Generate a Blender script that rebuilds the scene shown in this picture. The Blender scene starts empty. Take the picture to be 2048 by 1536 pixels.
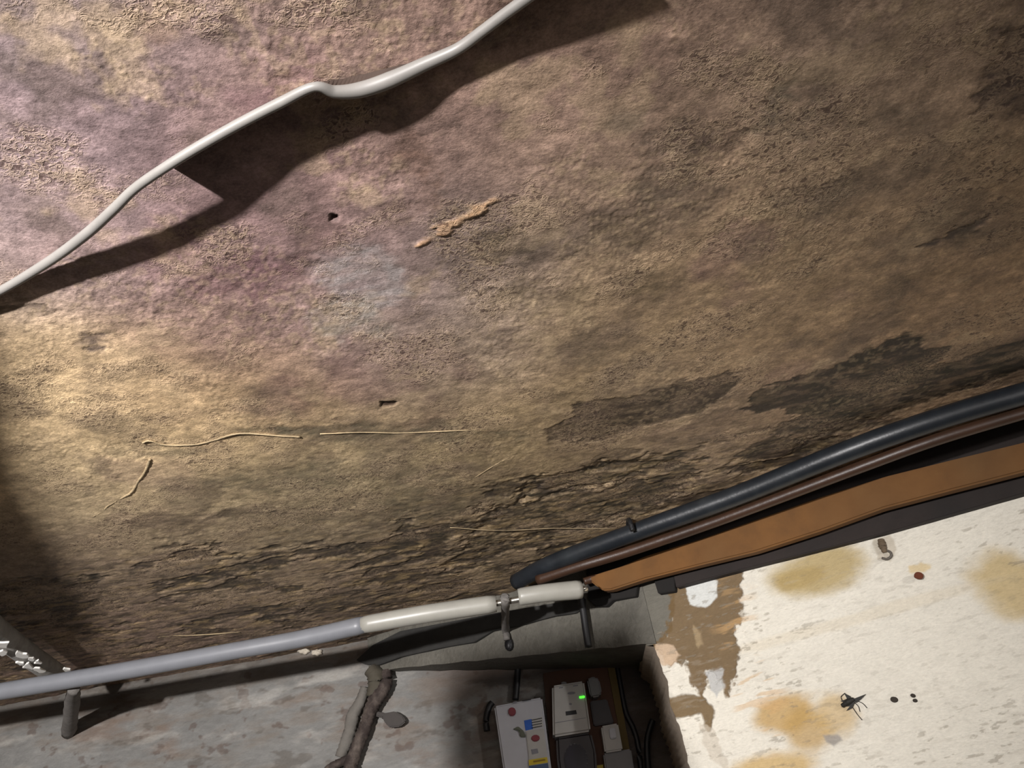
import bpy, bmesh, math, random
import numpy as np
from mathutils import Vector

# ------------------------------------------------------------------ camera, light, exposure
scene = bpy.context.scene
CAMZ = 1.5
F_PX = 1538.0
PITCH, ROLL = math.radians(33), math.radians(10)
FWD = Vector((0, math.cos(PITCH), math.sin(PITCH)))
UP0 = Vector((0, -math.sin(PITCH), math.cos(PITCH)))
XW = Vector((1, 0, 0))
RT = XW * math.cos(ROLL) - UP0 * math.sin(ROLL)
UPV = XW * math.sin(ROLL) + UP0 * math.cos(ROLL)
CAM = Vector((0, 0, CAMZ))
cd = bpy.data.cameras.new('camera')
cam = bpy.data.objects.new('camera', cd)
scene.collection.objects.link(cam)
cd.sensor_width = 36
cd.lens = F_PX / 2048 * 36
cd.clip_start = 0.02
from mathutils import Matrix
m = Matrix(((RT.x, UPV.x, -FWD.x, CAM.x), (RT.y, UPV.y, -FWD.y, CAM.y), (RT.z, UPV.z, -FWD.z, CAM.z), (0, 0, 0, 1)))
cam.matrix_world = m
scene.camera = cam
scene.view_settings.view_transform = 'Standard'
scene.view_settings.look = 'None'
scene.view_settings.gamma = 1
scene.view_settings.use_curve_mapping = False
scene.view_settings.exposure = 0.0

w = bpy.data.worlds.new('world')
scene.world = w
w.use_nodes = True
w.node_tree.nodes['Background'].inputs[0].default_value = (1, 1, 1, 1)
w.node_tree.nodes['Background'].inputs[1].default_value = 0.02

LAMP = Vector((-0.9, -1.1, CAMZ + 0.10))       # torch behind and to the left of the camera


def spot(name, loc, target, power, size, blend, radius, col):
    l = bpy.data.lights.new(name, 'SPOT')
    l.energy = power
    l.spot_size = math.radians(size)
    l.spot_blend = blend
    l.shadow_soft_size = radius
    l.color = col
    o = bpy.data.objects.new(name, l)
    o.location = loc
    o.rotation_euler = (Vector(target) - Vector(loc)).to_track_quat('-Z', 'Y').to_euler()
    scene.collection.objects.link(o)
    return o


spot('torch_light', LAMP, (-0.66, 1.35, CAMZ + 0.70), 540, 80, 1.0, 0.035, (1.0, 0.965, 0.95))
spot('work_light', (1.65, 0.10, CAMZ + 0.38), (0.80, 1.72, CAMZ - 0.02), 37, 62, 0.7, 0.03, (1.0, 0.965, 0.94))

al = bpy.data.lights.new('fill_light', 'AREA')  # soft fill added behind the camera to lift shadows, no known source
al.energy = 13.0
al.size = 1.6
al.color = (1.0, 0.95, 0.92)
ao = bpy.data.objects.new('fill_light', al)
ao.location = (0.7, -2.0, CAMZ - 0.3)
ao.rotation_euler = (Vector((-0.1, 1.6, CAMZ + .3)) - ao.location).to_track_quat('-Z', 'Y').to_euler()
scene.collection.objects.link(ao)

# ------------------------------------------------------------------ helpers
col = scene.collection


def ray(px, py):
    return RT * ((px - 1024) / F_PX) - UPV * ((py - 768) / F_PX) + FWD


class Plane:
    """a real surface of the room: a point, its normal towards the room"""
    def __init__(s, p, n):
        s.p = Vector(p)
        s.n = Vector(n).normalized()
        s.u = Vector((0, 0, 1)).cross(s.n)
        if s.u.length < .1:
            s.u = Vector((1, 0, 0))
        s.u.normalize()
        if s.u.x < 0:
            s.u = -s.u
        s.v = Vector((0, 0, 1)) if abs(s.n.z) < .5 else Vector((0, 1, 0))

    def at(s, px, py, off=0.0):
        d = ray(px, py)
        q = s.p + s.n * off
        return CAM + d * ((q - CAM).dot(s.n) / d.dot(s.n))

    def uv(s, P):
        r = P - s.p
        return (r.dot(s.u), r.dot(s.v))


H = 0.70
CEIL = Plane((0, 0, CAMZ + H), (0, 0, -1))
LEVEL = lambda h: Plane((0, 0, CAMZ + h), (0, 0, -1))
BACK = Plane((0, 2.36, CAMZ), (0, -1, 0))
NA, NB_ = Vector((-0.56, 2.36, CAMZ)), Vector((0.50, 2.42, CAMZ))
nd = (NB_ - NA).normalized()
NICHE = Plane(NA, (nd.y, -nd.x, 0))
RA, RB = Vector((0.151, 2.028, CAMZ)), Vector((1.108, 1.586, CAMZ))
rd = (RB - RA).normalized()
RIGHT = Plane(RA, (rd.y, -rd.x, 0))
RA = RIGHT.at(1312, 1286)
RA.z = CAMZ
LA = Vector((-0.57, 2.345, CAMZ))
ld = (RA - LA).normalized()
LINT = Plane(LA, (ld.y, -ld.x, 0))


def lin(c):
    return tuple(((x / 255) / 12.92 if x / 255 <= .04045 else ((x / 255 + .055) / 1.055) ** 2.4) for x in c)


def link(o, parent=None):
    col.objects.link(o)
    if parent is not None:
        o.parent = parent
        o.matrix_parent_inverse = parent.matrix_world.inverted()
    return o


def obj(name, me, mat, parent=None, smooth=False, label=None, cat=None, group=None, kind=None):
    if isinstance(me, bmesh.types.BMesh):
        bmesh.ops.recalc_face_normals(me, faces=me.faces)
        mm = bpy.data.meshes.new(name)
        me.to_mesh(mm)
        me.free()
        me = mm
    me.materials.clear()
    me.materials.append(mat)
    if smooth:
        me.polygons.foreach_set('use_smooth', [True] * len(me.polygons))
    o = bpy.data.objects.new(name, me)
    link(o, parent)
    tag(o, label, cat, group, kind)
    return o


def tag(o, label=None, cat=None, group=None, kind=None):
    if label: o['label'] = label
    if cat: o['category'] = cat
    if group: o['group'] = group
    if kind: o['kind'] = kind


def thing(name, label, cat, loc, group=None):
    o = bpy.data.objects.new(name, None)
    o.location = loc
    o.empty_display_size = .05
    col.objects.link(o)
    o.matrix_world = Matrix.Translation(Vector(loc))
    tag(o, label, cat, group)
    return o


# ---- numpy noise
def _hash(ix, iy, seed):
    h = (ix.astype(np.int64) * 374761393 + iy.astype(np.int64) * 668265263 + seed * 974634777) & 0xFFFFFFFF
    h = ((h ^ (h >> 13)) * 1274126177) & 0xFFFFFFFF
    h = h ^ (h >> 16)
    return (h & 0xFFFFFF) / float(0xFFFFFF)


def vnoise(x, y, seed=0):
    ix, iy = np.floor(x), np.floor(y)
    fx, fy = x - ix, y - iy
    fx = fx * fx * (3 - 2 * fx)
    fy = fy * fy * (3 - 2 * fy)
    a = _hash(ix, iy, seed); b = _hash(ix + 1, iy, seed)
    c = _hash(ix, iy + 1, seed); d = _hash(ix + 1, iy + 1, seed)
    return (a + (b - a) * fx) * (1 - fy) + (c + (d - c) * fx) * fy


def fbm(x, y, seed=0, oct=4, gain=.55):
    s = 0; a = 1; t = 0
    ca, sa = math.cos(.6), math.sin(.6)
    for k in range(oct):
        s = s + a * vnoise(x, y, seed + k * 17)
        t += a
        a *= gain
        x, y = (x * ca - y * sa) * 2.03 + 3.1, (x * sa + y * ca) * 2.03 + 7.7
    return s / t


def sstep(a, b, x):
    t = np.clip((x - a) / (b - a), 0, 1)
    return t * t * (3 - 2 * t)


def polysd(X, Y, poly):
    """signed distance to a polygon (negative inside)"""
    d = np.full(X.shape, 1e9)
    ins = np.zeros(X.shape, bool)
    n = len(poly)
    for i in range(n):
        ax, ay = poly[i]; bx, by = poly[(i + 1) % n]
        ex, ey = bx - ax, by - ay
        wx, wy = X - ax, Y - ay
        t = np.clip((wx * ex + wy * ey) / (ex * ex + ey * ey + 1e-12), 0, 1)
        d = np.minimum(d, (wx - ex * t) ** 2 + (wy - ey * t) ** 2)
        c = (ay > Y) != (by > Y)
        with np.errstate(divide='ignore', invalid='ignore'):
            xi = ax + (Y - ay) / (by - ay if by != ay else 1e-9) * ex
        ins ^= c & (X < xi)
    d = np.sqrt(d)
    return np.where(ins, -d, d)


def blend(C, mask, rgb):
    c = np.array(lin(rgb))
    mk = mask[..., None]
    C[:] = C * (1 - mk) + c * mk


def gridmesh(name, P, C=None):
    """P (ny,nx,3) vertices, C (ny,nx,3) albedo"""
    ny, nx = P.shape[:2]
    me = bpy.data.meshes.new(name)
    n = nx * ny
    me.vertices.add(n)
    me.vertices.foreach_set('co', P.reshape(-1).astype(np.float32))
    i = np.arange(n).reshape(ny, nx)
    q = np.stack([i[:-1, :-1], i[:-1, 1:], i[1:, 1:], i[1:, :-1]], -1).reshape(-1, 4)
    me.loops.add(q.size)
    me.loops.foreach_set('vertex_index', q.reshape(-1).astype(np.int32))
    me.polygons.add(len(q))
    me.polygons.foreach_set('loop_start', (np.arange(len(q)) * 4).astype(np.int32))
    me.polygons.foreach_set('loop_total', np.full(len(q), 4, np.int32))
    me.update(calc_edges=True)
    if C is not None:
        a = me.color_attributes.new('albedo', 'FLOAT_COLOR', 'POINT')
        cc = np.ones((n, 4), np.float32)
        cc[:, :3] = C.reshape(-1, 3)
        a.data.foreach_set('color', cc.reshape(-1))
    return me


# ---- materials
def nt(name):
    mt = bpy.data.materials.new(name)
    mt.use_nodes = True
    t = mt.node_tree
    return mt, t, t.nodes['Principled BSDF']


def N(t, typ, **kw):
    n = t.nodes.new(typ)
    for k, v in kw.items():
        setattr(n, k, v)
    return n


def noise_node(t, vec, scale, detail=4, rough=.6, dist=0.0):
    n = N(t, 'ShaderNodeTexNoise')
    n.inputs['Scale'].default_value = scale
    n.inputs['Detail'].default_value = detail
    n.inputs['Roughness'].default_value = rough
    n.inputs['Distortion'].default_value = dist
    t.links.new(vec, n.inputs['Vector'])
    return n


def maprange(t, val, a, b, c, d):
    n = N(t, 'ShaderNodeMapRange')
    t.links.new(val, n.inputs[0])
    for i, v in enumerate((a, b, c, d)):
        n.inputs[i + 1].default_value = v
    return n.outputs[0]


def mathn(t, op, a, b):
    n = N(t, 'ShaderNodeMath', operation=op)
    for i, v in enumerate((a, b)):
        if isinstance(v, (int, float)):
            n.inputs[i].default_value = v
        else:
            t.links.new(v, n.inputs[i])
    return n.outputs[0]


def mixc(t, f, a, b, typ='MIX'):
    n = N(t, 'ShaderNodeMix', data_type='RGBA', blend_type=typ)
    if isinstance(f, (int, float)):
        n.inputs[0].default_value = f
    else:
        t.links.new(f, n.inputs[0])
    for k, v in ((6, a), (7, b)):
        if isinstance(v, tuple):
            n.inputs[k].default_value = (*v[:3], 1)
        else:
            t.links.new(v, n.inputs[k])
    return n.outputs[2]


def mat_plaster(name, base, spots, scale=60, amp=.5, rough=.85, bump=.004):
    """matt mottled surface: base colour, second colour in noise patches, grain relief"""
    mt, t, p = nt(name)
    v = N(t, 'ShaderNodeTexCoord').outputs['Object']
    n1 = noise_node(t, v, scale * .25, 5, .65)
    n2 = noise_node(t, v, scale, 5, .6)
    f = maprange(t, n1.outputs[0], .48, .68, 0, amp)
    c = mixc(t, f, lin(base), lin(spots))
    g = maprange(t, n2.outputs[0], .3, .7, .78, 1.15)
    h = N(t, 'ShaderNodeHueSaturation')
    t.links.new(c, h.inputs['Color']); t.links.new(g, h.inputs['Value'])
    t.links.new(h.outputs[0], p.inputs['Base Color'])
    p.inputs['Roughness'].default_value = rough
    b = N(t, 'ShaderNodeBump')
    b.inputs['Distance'].default_value = bump
    b.inputs['Strength'].default_value = .7
    t.links.new(n2.outputs[0], b.inputs['Height'])
    t.links.new(b.outputs[0], p.inputs['Normal'])
    return mt


def mat_plain(name, c, rough=.5, metal=0, var=.12, scale=40, emit=None):
    mt, t, p = nt(name)
    v = N(t, 'ShaderNodeTexCoord').outputs['Object']
    n1 = noise_node(t, v, scale, 4, .6)
    g = maprange(t, n1.outputs[0], .3, .7, 1 - var, 1 + var)
    h = N(t, 'ShaderNodeHueSaturation')
    h.inputs['Color'].default_value = (*lin(c), 1)
    t.links.new(g, h.inputs['Value'])
    t.links.new(h.outputs[0], p.inputs['Base Color'])
    p.inputs['Roughness'].default_value = rough
    p.inputs['Metallic'].default_value = metal
    if emit:
        p.inputs['Emission Color'].default_value = (*lin(c), 1)
        p.inputs['Emission Strength'].default_value = emit
    return mt


def mat_painted(name, kind):
    """albedo laid out per vertex (stains, mould, bare patches, painted light and shade) with node grain and relief on top"""
    mt, t, p = nt(name)
    at = N(t, 'ShaderNodeAttribute', attribute_name='albedo')
    geo = N(t, 'ShaderNodeNewGeometry').outputs['Position']
    if kind == 'ceiling':
        mp = N(t, 'ShaderNodeMapping')
        mp.inputs['Scale'].default_value = (1, 1.25, 1)
        mp.inputs['Rotation'].default_value = (0, 0, math.radians(9))
        t.links.new(geo, mp.inputs['Vector'])
        v = mp.outputs[0]
        worm = noise_node(t, v, 125, 3, .55, .7)         # crinkled, blistered paint
        wr = mathn(t, 'ABSOLUTE', mathn(t, 'SUBTRACT', worm.outputs[0], .5), 0)
        wr = maprange(t, wr, 0, .10, 1, 0)              # ridges
        patch = noise_node(t, v, 7, 4, .6)
        pm = maprange(t, patch.outputs[0], .50, .60, 0, 1)
        fine = noise_node(t, v, 260, 3, .65)
        mid = noise_node(t, v, 38, 5, .7)
        big = noise_node(t, v, 14, 4, .6, .5)
        ridge = mathn(t, 'MULTIPLY', wr, pm)
        g = mathn(t, 'ADD', maprange(t, fine.outputs[0], .3, .7, .72, 1.24), maprange(t, mid.outputs[0], .3, .7, -.26, .26))
        h = N(t, 'ShaderNodeHueSaturation')
        t.links.new(at.outputs['Color'], h.inputs['Color']); t.links.new(g, h.inputs['Value'])
        c = mixc(t, mathn(t, 'MULTIPLY', ridge, .42), h.outputs[0], lin((206, 180, 146)))
        pit = mathn(t, 'MULTIPLY', maprange(t, worm.outputs[0], .54, .64, 0, .75), pm)
        c = mixc(t, pit, c, lin((70, 52, 42)))
        hs = maprange(t, big.outputs[0], .35, .65, 0, 1)
        c = mixc(t, mathn(t, 'MULTIPLY', hs, .20), c, lin((110, 90, 86)))
        t.links.new(c, p.inputs['Base Color'])
        hh = mathn(t, 'ADD', mathn(t, 'MULTIPLY', ridge, .45), mathn(t, 'MULTIPLY', fine.outputs[0], .25))
        hh = mathn(t, 'ADD', hh, mathn(t, 'MULTIPLY', mid.outputs[0], .7))
        b = N(t, 'ShaderNodeBump')
        b.inputs['Distance'].default_value = .0035
        b.inputs['Strength'].default_value = .55
        t.links.new(hh, b.inputs['Height'])
        t.links.new(b.outputs[0], p.inputs['Normal'])
        p.inputs['Roughness'].default_value = .62
        p.inputs['Specular IOR Level'].default_value = .35
    else:
        mp = N(t, 'ShaderNodeMapping')
        mp.inputs['Scale'].default_value = (1, 1, 2.6)
        t.links.new(geo, mp.inputs['Vector'])
        v = mp.outputs[0]
        fine = noise_node(t, v, 120, 4, .6)
        mid = noise_node(t, v, 30, 5, .65)
        g = mathn(t, 'ADD', maprange(t, fine.outputs[0], .3, .7, .93, 1.05), maprange(t, mid.outputs[0], .3, .7, -.05, .05))
        h = N(t, 'ShaderNodeHueSaturation')
        t.links.new(at.outputs['Color'], h.inputs['Color']); t.links.new(g, h.inputs['Value'])
        t.links.new(h.outputs[0], p.inputs['Base Color'])
        b = N(t, 'ShaderNodeBump')
        b.inputs['Distance'].default_value = .005
        b.inputs['Strength'].default_value = .6
        t.links.new(mathn(t, 'ADD', mid.outputs[0], mathn(t, 'MULTIPLY', fine.outputs[0], .3)), b.inputs['Height'])
        t.links.new(b.outputs[0], p.inputs['Normal'])
        p.inputs['Roughness'].default_value = .85
    return mt


# ---- shapes
def spline(pts, n=8):
    pts = [Vector(p) for p in pts]
    P = [pts[0] * 2 - pts[1]] + pts + [pts[-1] * 2 - pts[-2]]
    out = []
    for i in range(1, len(P) - 2):
        for k in range(n):
            t = k / n
            a, b, c, d = P[i - 1:i + 3]
            out.append(.5 * ((2 * b) + (c - a) * t + (2 * a - 5 * b + 4 * c - d) * t * t + (3 * b - a - 3 * c + d) * t ** 3))
    out.append(P[-2])
    return out


def tube_bm(pts, r, seg=16, bm=None, wob=0, seed=1, n=8, cap=True, round_end=0, flat=1.0):
    """swept tube; r number or one radius per control point"""
    rnd = random.Random(seed)
    bm = bm or bmesh.new()
    path = spline(pts, n) if len(pts) > 2 else [Vector(pts[0]).lerp(Vector(pts[1]), i / n) for i in range(n + 1)]
    m_ = len(path)
    if not isinstance(r, (int, float)):
        rr = [float(np.interp(i / (m_ - 1) * (len(r) - 1), range(len(r)), r)) for i in range(m_)]
    else:
        rr = [r] * m_
    rings = []
    up = Vector((0, 0, 1))
    for i, p in enumerate(path):
        tg = (path[min(i + 1, m_ - 1)] - path[max(i - 1, 0)]).normalized()
        s = tg.cross(up)
        if s.length < .1: s = tg.cross(Vector((1, 0, 0)))
        s.normalize()
        q = s.cross(tg).normalized()
        e = rr[i]
        if round_end and (i == 0 or i == m_ - 1): e *= round_end
        ring = []
        for k in range(seg):
            a = 2 * math.pi * k / seg
            ww = e * (1 + wob * (rnd.random() - .5))
            ring.append(bm.verts.new(p + s * math.cos(a) * ww + q * math.sin(a) * ww * flat))
        rings.append(ring)
    for a, b in zip(rings, rings[1:]):
        for k in range(seg):
            bm.faces.new((a[k], a[(k + 1) % seg], b[(k + 1) % seg], b[k]))
    if cap:
        bm.faces.new(rings[0][::-1])
        bm.faces.new(rings[-1])
    return bm


def slab_bm(poly, plane, off, thick, bev=.002, seg=2):
    """a solid plate whose front outline stands 'off' in front of a wall and reaches 'thick' back"""
    bm = bmesh.new()
    f = [bm.verts.new(plane.at(x, y, off)) for x, y in poly]
    b = [bm.verts.new(v.co - plane.n * thick) for v in f]
    n = len(f)
    ff = bm.faces.new(f)
    bm.faces.new(b[::-1])
    for i in range(n):
        bm.faces.new((f[i], b[i], b[(i + 1) % n], f[(i + 1) % n]))
    bm.normal_update()
    if bev:
        ed = [e for e in bm.edges if e.verts[0] in f and e.verts[1] in f]
        ed += [e for e in bm.edges if (e.verts[0] in f) != (e.verts[1] in f)]
        bmesh.ops.bevel(bm, geom=ed, offset=bev, segments=seg, affect='EDGES', clamp_overlap=True)
    return bm


def oval(cx, cy, rx, ry, n=14, rot=0, jit=0, seed=0):
    rnd = random.Random(seed)
    o = []
    for k in range(n):
        a = 2 * math.pi * k / n
        j = 1 + jit * (rnd.random() - .5)
        x, y = math.cos(a) * rx * j, math.sin(a) * ry * j
        o.append((cx + x * math.cos(rot) - y * math.sin(rot), cy + x * math.sin(rot) + y * math.cos(rot)))
    return o


# ------------------------------------------------------------------ ceiling
def uvpoly(plane, pts):
    if plane is CEIL:
        return [tuple(plane.at(x, y)[:2]) for x, y in pts]
    return [plane.uv(plane.at(x, y)) for x, y in pts]


M_ceil = mat_painted('blistered_ceiling_paint', 'ceiling')
M_wall = mat_painted('old_whitewash', 'wall')

nx, ny = 1340, 900
ty = np.linspace(0, 1, ny)
yy = 0.18 + (2.86 - 0.18) * (0.45 * ty + 0.55 * ty ** 1.6)
s = np.linspace(-1, 1, nx)
xl = -(0.55 + 0.66 * yy); xr = (0.95 + 0.42 * yy)
X = xl[:, None] + (xr - xl)[:, None] * (s[None, :] + 1) / 2
Y = np.repeat(yy[:, None], nx, 1)

# old paint colours, with torch hot spot and dim top left painted in: (photo spot, albedo); weights are real distances on the ceiling
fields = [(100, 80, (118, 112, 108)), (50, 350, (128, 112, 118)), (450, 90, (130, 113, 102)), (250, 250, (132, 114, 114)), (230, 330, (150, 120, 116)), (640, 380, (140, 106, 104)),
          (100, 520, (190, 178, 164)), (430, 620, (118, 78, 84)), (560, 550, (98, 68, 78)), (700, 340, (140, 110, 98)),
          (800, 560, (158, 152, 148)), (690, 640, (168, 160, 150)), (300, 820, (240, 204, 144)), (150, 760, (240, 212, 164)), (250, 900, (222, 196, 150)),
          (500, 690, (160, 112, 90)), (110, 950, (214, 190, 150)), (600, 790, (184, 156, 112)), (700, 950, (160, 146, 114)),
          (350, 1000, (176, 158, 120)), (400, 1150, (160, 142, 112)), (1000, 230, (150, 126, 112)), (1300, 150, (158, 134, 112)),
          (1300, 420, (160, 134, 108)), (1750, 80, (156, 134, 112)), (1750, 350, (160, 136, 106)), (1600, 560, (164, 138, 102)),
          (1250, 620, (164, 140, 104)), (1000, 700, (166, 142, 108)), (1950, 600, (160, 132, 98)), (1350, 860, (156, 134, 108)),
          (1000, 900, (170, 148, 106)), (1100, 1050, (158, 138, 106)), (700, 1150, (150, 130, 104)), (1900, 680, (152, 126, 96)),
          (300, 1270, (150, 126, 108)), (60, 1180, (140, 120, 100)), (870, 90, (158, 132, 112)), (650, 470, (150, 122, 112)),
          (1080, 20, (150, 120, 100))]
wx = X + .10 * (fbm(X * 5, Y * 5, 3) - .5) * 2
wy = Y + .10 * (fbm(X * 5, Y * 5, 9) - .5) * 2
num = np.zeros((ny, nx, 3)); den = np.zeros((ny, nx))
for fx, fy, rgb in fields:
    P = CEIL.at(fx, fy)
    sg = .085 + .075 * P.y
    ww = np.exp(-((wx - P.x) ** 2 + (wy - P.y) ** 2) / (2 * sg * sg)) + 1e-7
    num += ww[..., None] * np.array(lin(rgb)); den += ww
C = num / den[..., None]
C *= np.array([1.0, 1.0, 1.07]) * (1.02 + .16 * sstep(0, .9, X))[..., None]  # gain paints the right side lighter against the torch's falloff

n1 = fbm(X * 9, Y * 9, 21, 5)
n2 = fbm(X * 26, Y * 30, 31, 4)
n3 = fbm(X * 60, Y * 70, 41, 3)
C *= (0.74 + .52 * n1)[..., None]
C *= (0.66 + .68 * n3)[..., None]
C *= (0.80 + .40 * fbm(X * 120, Y * 150, 43, 2))[..., None]
blend(C, sstep(.60, .74, fbm(X * 6 + 5, Y * 6, 51, 4)) * .35 * sstep(1.9, .6, Y), (132, 96, 104))
blend(C, sstep(.55, .68, fbm(X * 8, Y * 8 + 3, 61, 5)) * .45, (88, 78, 68))
blend(C, sstep(.62, .74, fbm(X * 16, Y * 16, 71, 4)) * .35, (196, 172, 138))

Z = .010 * (fbm(X * 2.5, Y * 2.5, 81, 3) - .5) + .003 * (n1 - .5) + .0012 * (n2 - .5) + .0010 * (n3 - .5)
C *= (.72 + .56 * n2)[..., None]
# crusty blister fields
cr = sstep(.50, .62, fbm(X * 7, Y * 7, 91, 4))
Z -= cr * .0006 * np.abs(fbm(X * 130, Y * 130, 95, 2) - .5) * 4


def stain(pts, rgb, amt, depth=0.0, edge=.006, rag=.035, mott=.5, freq=14):
    poly = uvpoly(CEIL, pts)
    xs = [p[0] for p in poly]; ys = [p[1] for p in poly]
    mk = (X > min(xs) - .1) & (X < max(xs) + .1) & (Y > min(ys) - .1) & (Y < max(ys) + .1)
    r = np.where(mk.any(1))[0]; c = np.where(mk.any(0))[0]
    sl = (slice(r[0], r[-1] + 1), slice(c[0], c[-1] + 1))
    x, y = X[sl], Y[sl]
    d = polysd(x, y, poly) + rag * (fbm(x * freq, y * freq, 101, 5) - .5) * 2.2 + min(rag, .012) * 3.0 * (fbm(x * 45, y * 110, 102, 4) - .5)
    m_ = sstep(edge, -edge, d)
    mo = 1 - mott * sstep(.46, .58, fbm(x * 26, y * 80, 111, 5))
    cc = C[sl].copy()
    blend(cc, m_ * amt * mo, rgb)
    C[sl] = cc
    Z[sl] += m_ * depth * (1 + .9 * (fbm(x * 40, y * 60, 7, 3) - .5))


stain([(1090, 862), (1110, 842), (1137, 830), (1130, 812), (1150, 797), (1200, 797), (1260, 785), (1330, 770), (1400, 752),
       (1450, 738), (1492, 742), (1450, 785), (1400, 825), (1330, 840), (1290, 852), (1250, 870), (1180, 880), (1100, 878)],
      (58, 48, 38), .94, .0012, .004, .018, .25)
stain([(1478, 822), (1520, 775), (1560, 762), (1640, 738), (1700, 715), (1780, 682), (1850, 660), (1835, 700), (1900, 692),
       (1870, 730), (2060, 680), (2060, 740), (1900, 790), (1800, 830), (1700, 860), (1640, 875), (1560, 870), (1548, 850), (1600, 828)],
      (44, 40, 30), .97, .0012, .004, .028, .28)
stain([(1475, 912), (1500, 890), (1560, 874), (1650, 880), (1720, 868), (1640, 907), (1560, 920), (1490, 918)],
      (54, 46, 35), .94, .0012, .004, .014, .22)
stain([(1960, 205), (1985, 130), (2015, 60), (2070, 30), (2100, 210), (2040, 205), (2000, 212)], (58, 47, 46), .85, .002, .008, .03, .4)
stain([(1832, 492), (1900, 462), (1950, 434), (1982, 426), (1960, 455), (1905, 482), (1860, 497)], (66, 58, 52), .88, .002, .006, .012, .2)
stain([(830, 493), (870, 455), (930, 420), (985, 400), (960, 432), (900, 470), (850, 490)], (206, 164, 122), .75, -.002, .004, .008, .1)
stain([(1020, 1000), (1060, 960), (1130, 940), (1260, 925), (1400, 900), (1420, 925), (1300, 950), (1160, 985), (1060, 1015)],
      (48, 45, 34), .9, .003, .006, .05, .75)
stain([(950, 1020), (1100, 990), (1300, 960), (1460, 930), (1330, 1000), (1180, 1060), (1000, 1120), (900, 1130)],
      (50, 45, 34), .85, .003, .008, .07, .7)
stain([(1030, 985), (1075, 965), (1090, 972), (1050, 1003)], (44, 40, 32), .9, .003, .004, .012, .2)
stain([(1160, 935), (1260, 925), (1330, 930), (1240, 945), (1180, 950)], (52, 48, 36), .85, .003, .004, .015, .3)
stain([(600, 1205), (700, 1190), (900, 1150), (960, 1180), (820, 1215), (640, 1250)], (74, 64, 52), .7, .002, .01, .06, .6)
stain([(160, 663), (205, 668), (200, 705), (165, 700)], (100, 88, 84), .8, .001, .006, .02, .4)
stain([(-30, 605), (60, 610), (90, 622), (30, 630), (-30, 628)], (86, 76, 64), .8, .001, .006, .02, .3)
stain([(760, 803), (792, 803), (788, 810), (764, 811)], (48, 34, 26), .95, .004, .003, .004, 0)
stain([(660, 432), (676, 432), (676, 443), (661, 443)], (50, 40, 36), .95, .004, .002, .002, 0)
for sx, sy, rx_, ry_, rgb, am in [(990, 490, 75, 42, (62, 54, 42), .7), (1560, 248, 45, 26, (92, 88, 76), .7), (1250, 245, 30, 22, (98, 90, 78), .5),
                                  (1370, 262, 40, 20, (92, 80, 68), .6), (1440, 272, 28, 14, (82, 66, 58), .6), (1800, 225, 50, 20, (100, 92, 76), .5), (1310, 380, 45, 24, (98, 88, 74), .5),
                                  (1640, 390, 75, 30, (104, 92, 78), .5), (560, 130, 26, 60, (96, 74, 60), .6), (300, 60, 60, 50, (120, 96, 78), .5),
                                  (850, 320, 40, 26, (110, 82, 64), .5), (790, 430, 30, 24, (96, 78, 62), .5), (870, 390, 30, 34, (112, 84, 66), .5),
                                  (1000, 75, 48, 22, (60, 44, 34), .8), (740, 560, 80, 70, (176, 170, 168), .6), (690, 640, 90, 34, (170, 162, 150), .55), (640, 460, 60, 40, (104, 80, 76), .4),
                                  (1230, 470, 60, 40, (100, 86, 66), .5), (1300, 560, 80, 24, (96, 84, 62), .45), (1100, 600, 90, 22, (104, 92, 68), .5),
                                  (480, 560, 110, 60, (104, 74, 80), .55), (330, 900, 90, 14, (120, 112, 90), .5), (780, 865, 260, 13, (92, 88, 70), .65),
                                  (480, 868, 120, 12, (94, 90, 72), .65), (560, 960, 160, 30, (104, 98, 78), .55), (640, 1035, 220, 18, (76, 68, 54), .55),
                                  (350, 1040, 110, 20, (84, 72, 58), .55), (860, 1000, 160, 30, (92, 86, 66), .5), (1960, 480, 60, 30, (110, 96, 76), .4)]:
    stain(oval(sx, sy, rx_, ry_, 16), rgb, am, .0008, .018, .05, .45)
# black mould, thickening towards the wall
dens = sstep(1.05, 2.1, Y + .25 * (fbm(X * 3, Y * 3, 121, 3) - .5)) * (1 - .35 * sstep(.5, .7, fbm(X * 2.2, Y * 2.2, 5, 3)))
st = fbm(X * 9 + .8 * fbm(X * 4, Y * 4, 12) + 2, Y * 17, 131, 5, .62)
mk = sstep(.56, .66, st + .10 * dens - .035 + .03 * sstep(-.4, .6, X)) * sstep(.10, .45, dens)
blend(C, mk * .85, (52, 47, 38))
st2 = fbm(X * 26, Y * 60 + X * 8, 141, 4)
mk2 = sstep(.55, .68, st2) * sstep(.1, .6, dens)
blend(C, mk2 * .6, (62, 56, 42))
st3 = fbm(X * 22 + 7, Y * 55, 151, 4)
blend(C, sstep(.58, .70, st3) * sstep(.1, .7, dens) * .40, (196, 168, 120))
Z += mk * .0025 + .003 * dens * (st2 - .5)
st4 = fbm(X * 34 + 2, Y * 120 - X * 6, 161, 4)
blend(C, sstep(.54, .66, st4) * sstep(.05, .6, dens) * .6, (50, 46, 36))
st5 = fbm(X * 30 + 9, Y * 100 - X * 8, 171, 4)
blend(C, sstep(.57, .68, st5) * sstep(.0, .5, dens) * .30, (176, 152, 114))
cl = cr * sstep(.55, .66, fbm(X * 110, Y * 120, 181, 2))
blend(C, cl * .22, (200, 176, 140))
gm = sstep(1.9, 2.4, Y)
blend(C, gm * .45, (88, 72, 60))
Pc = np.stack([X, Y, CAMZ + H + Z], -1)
ceil = obj('ceiling', gridmesh('ceiling', Pc[:, ::-1], C[:, ::-1]), M_ceil, smooth=True, kind='structure')
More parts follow.
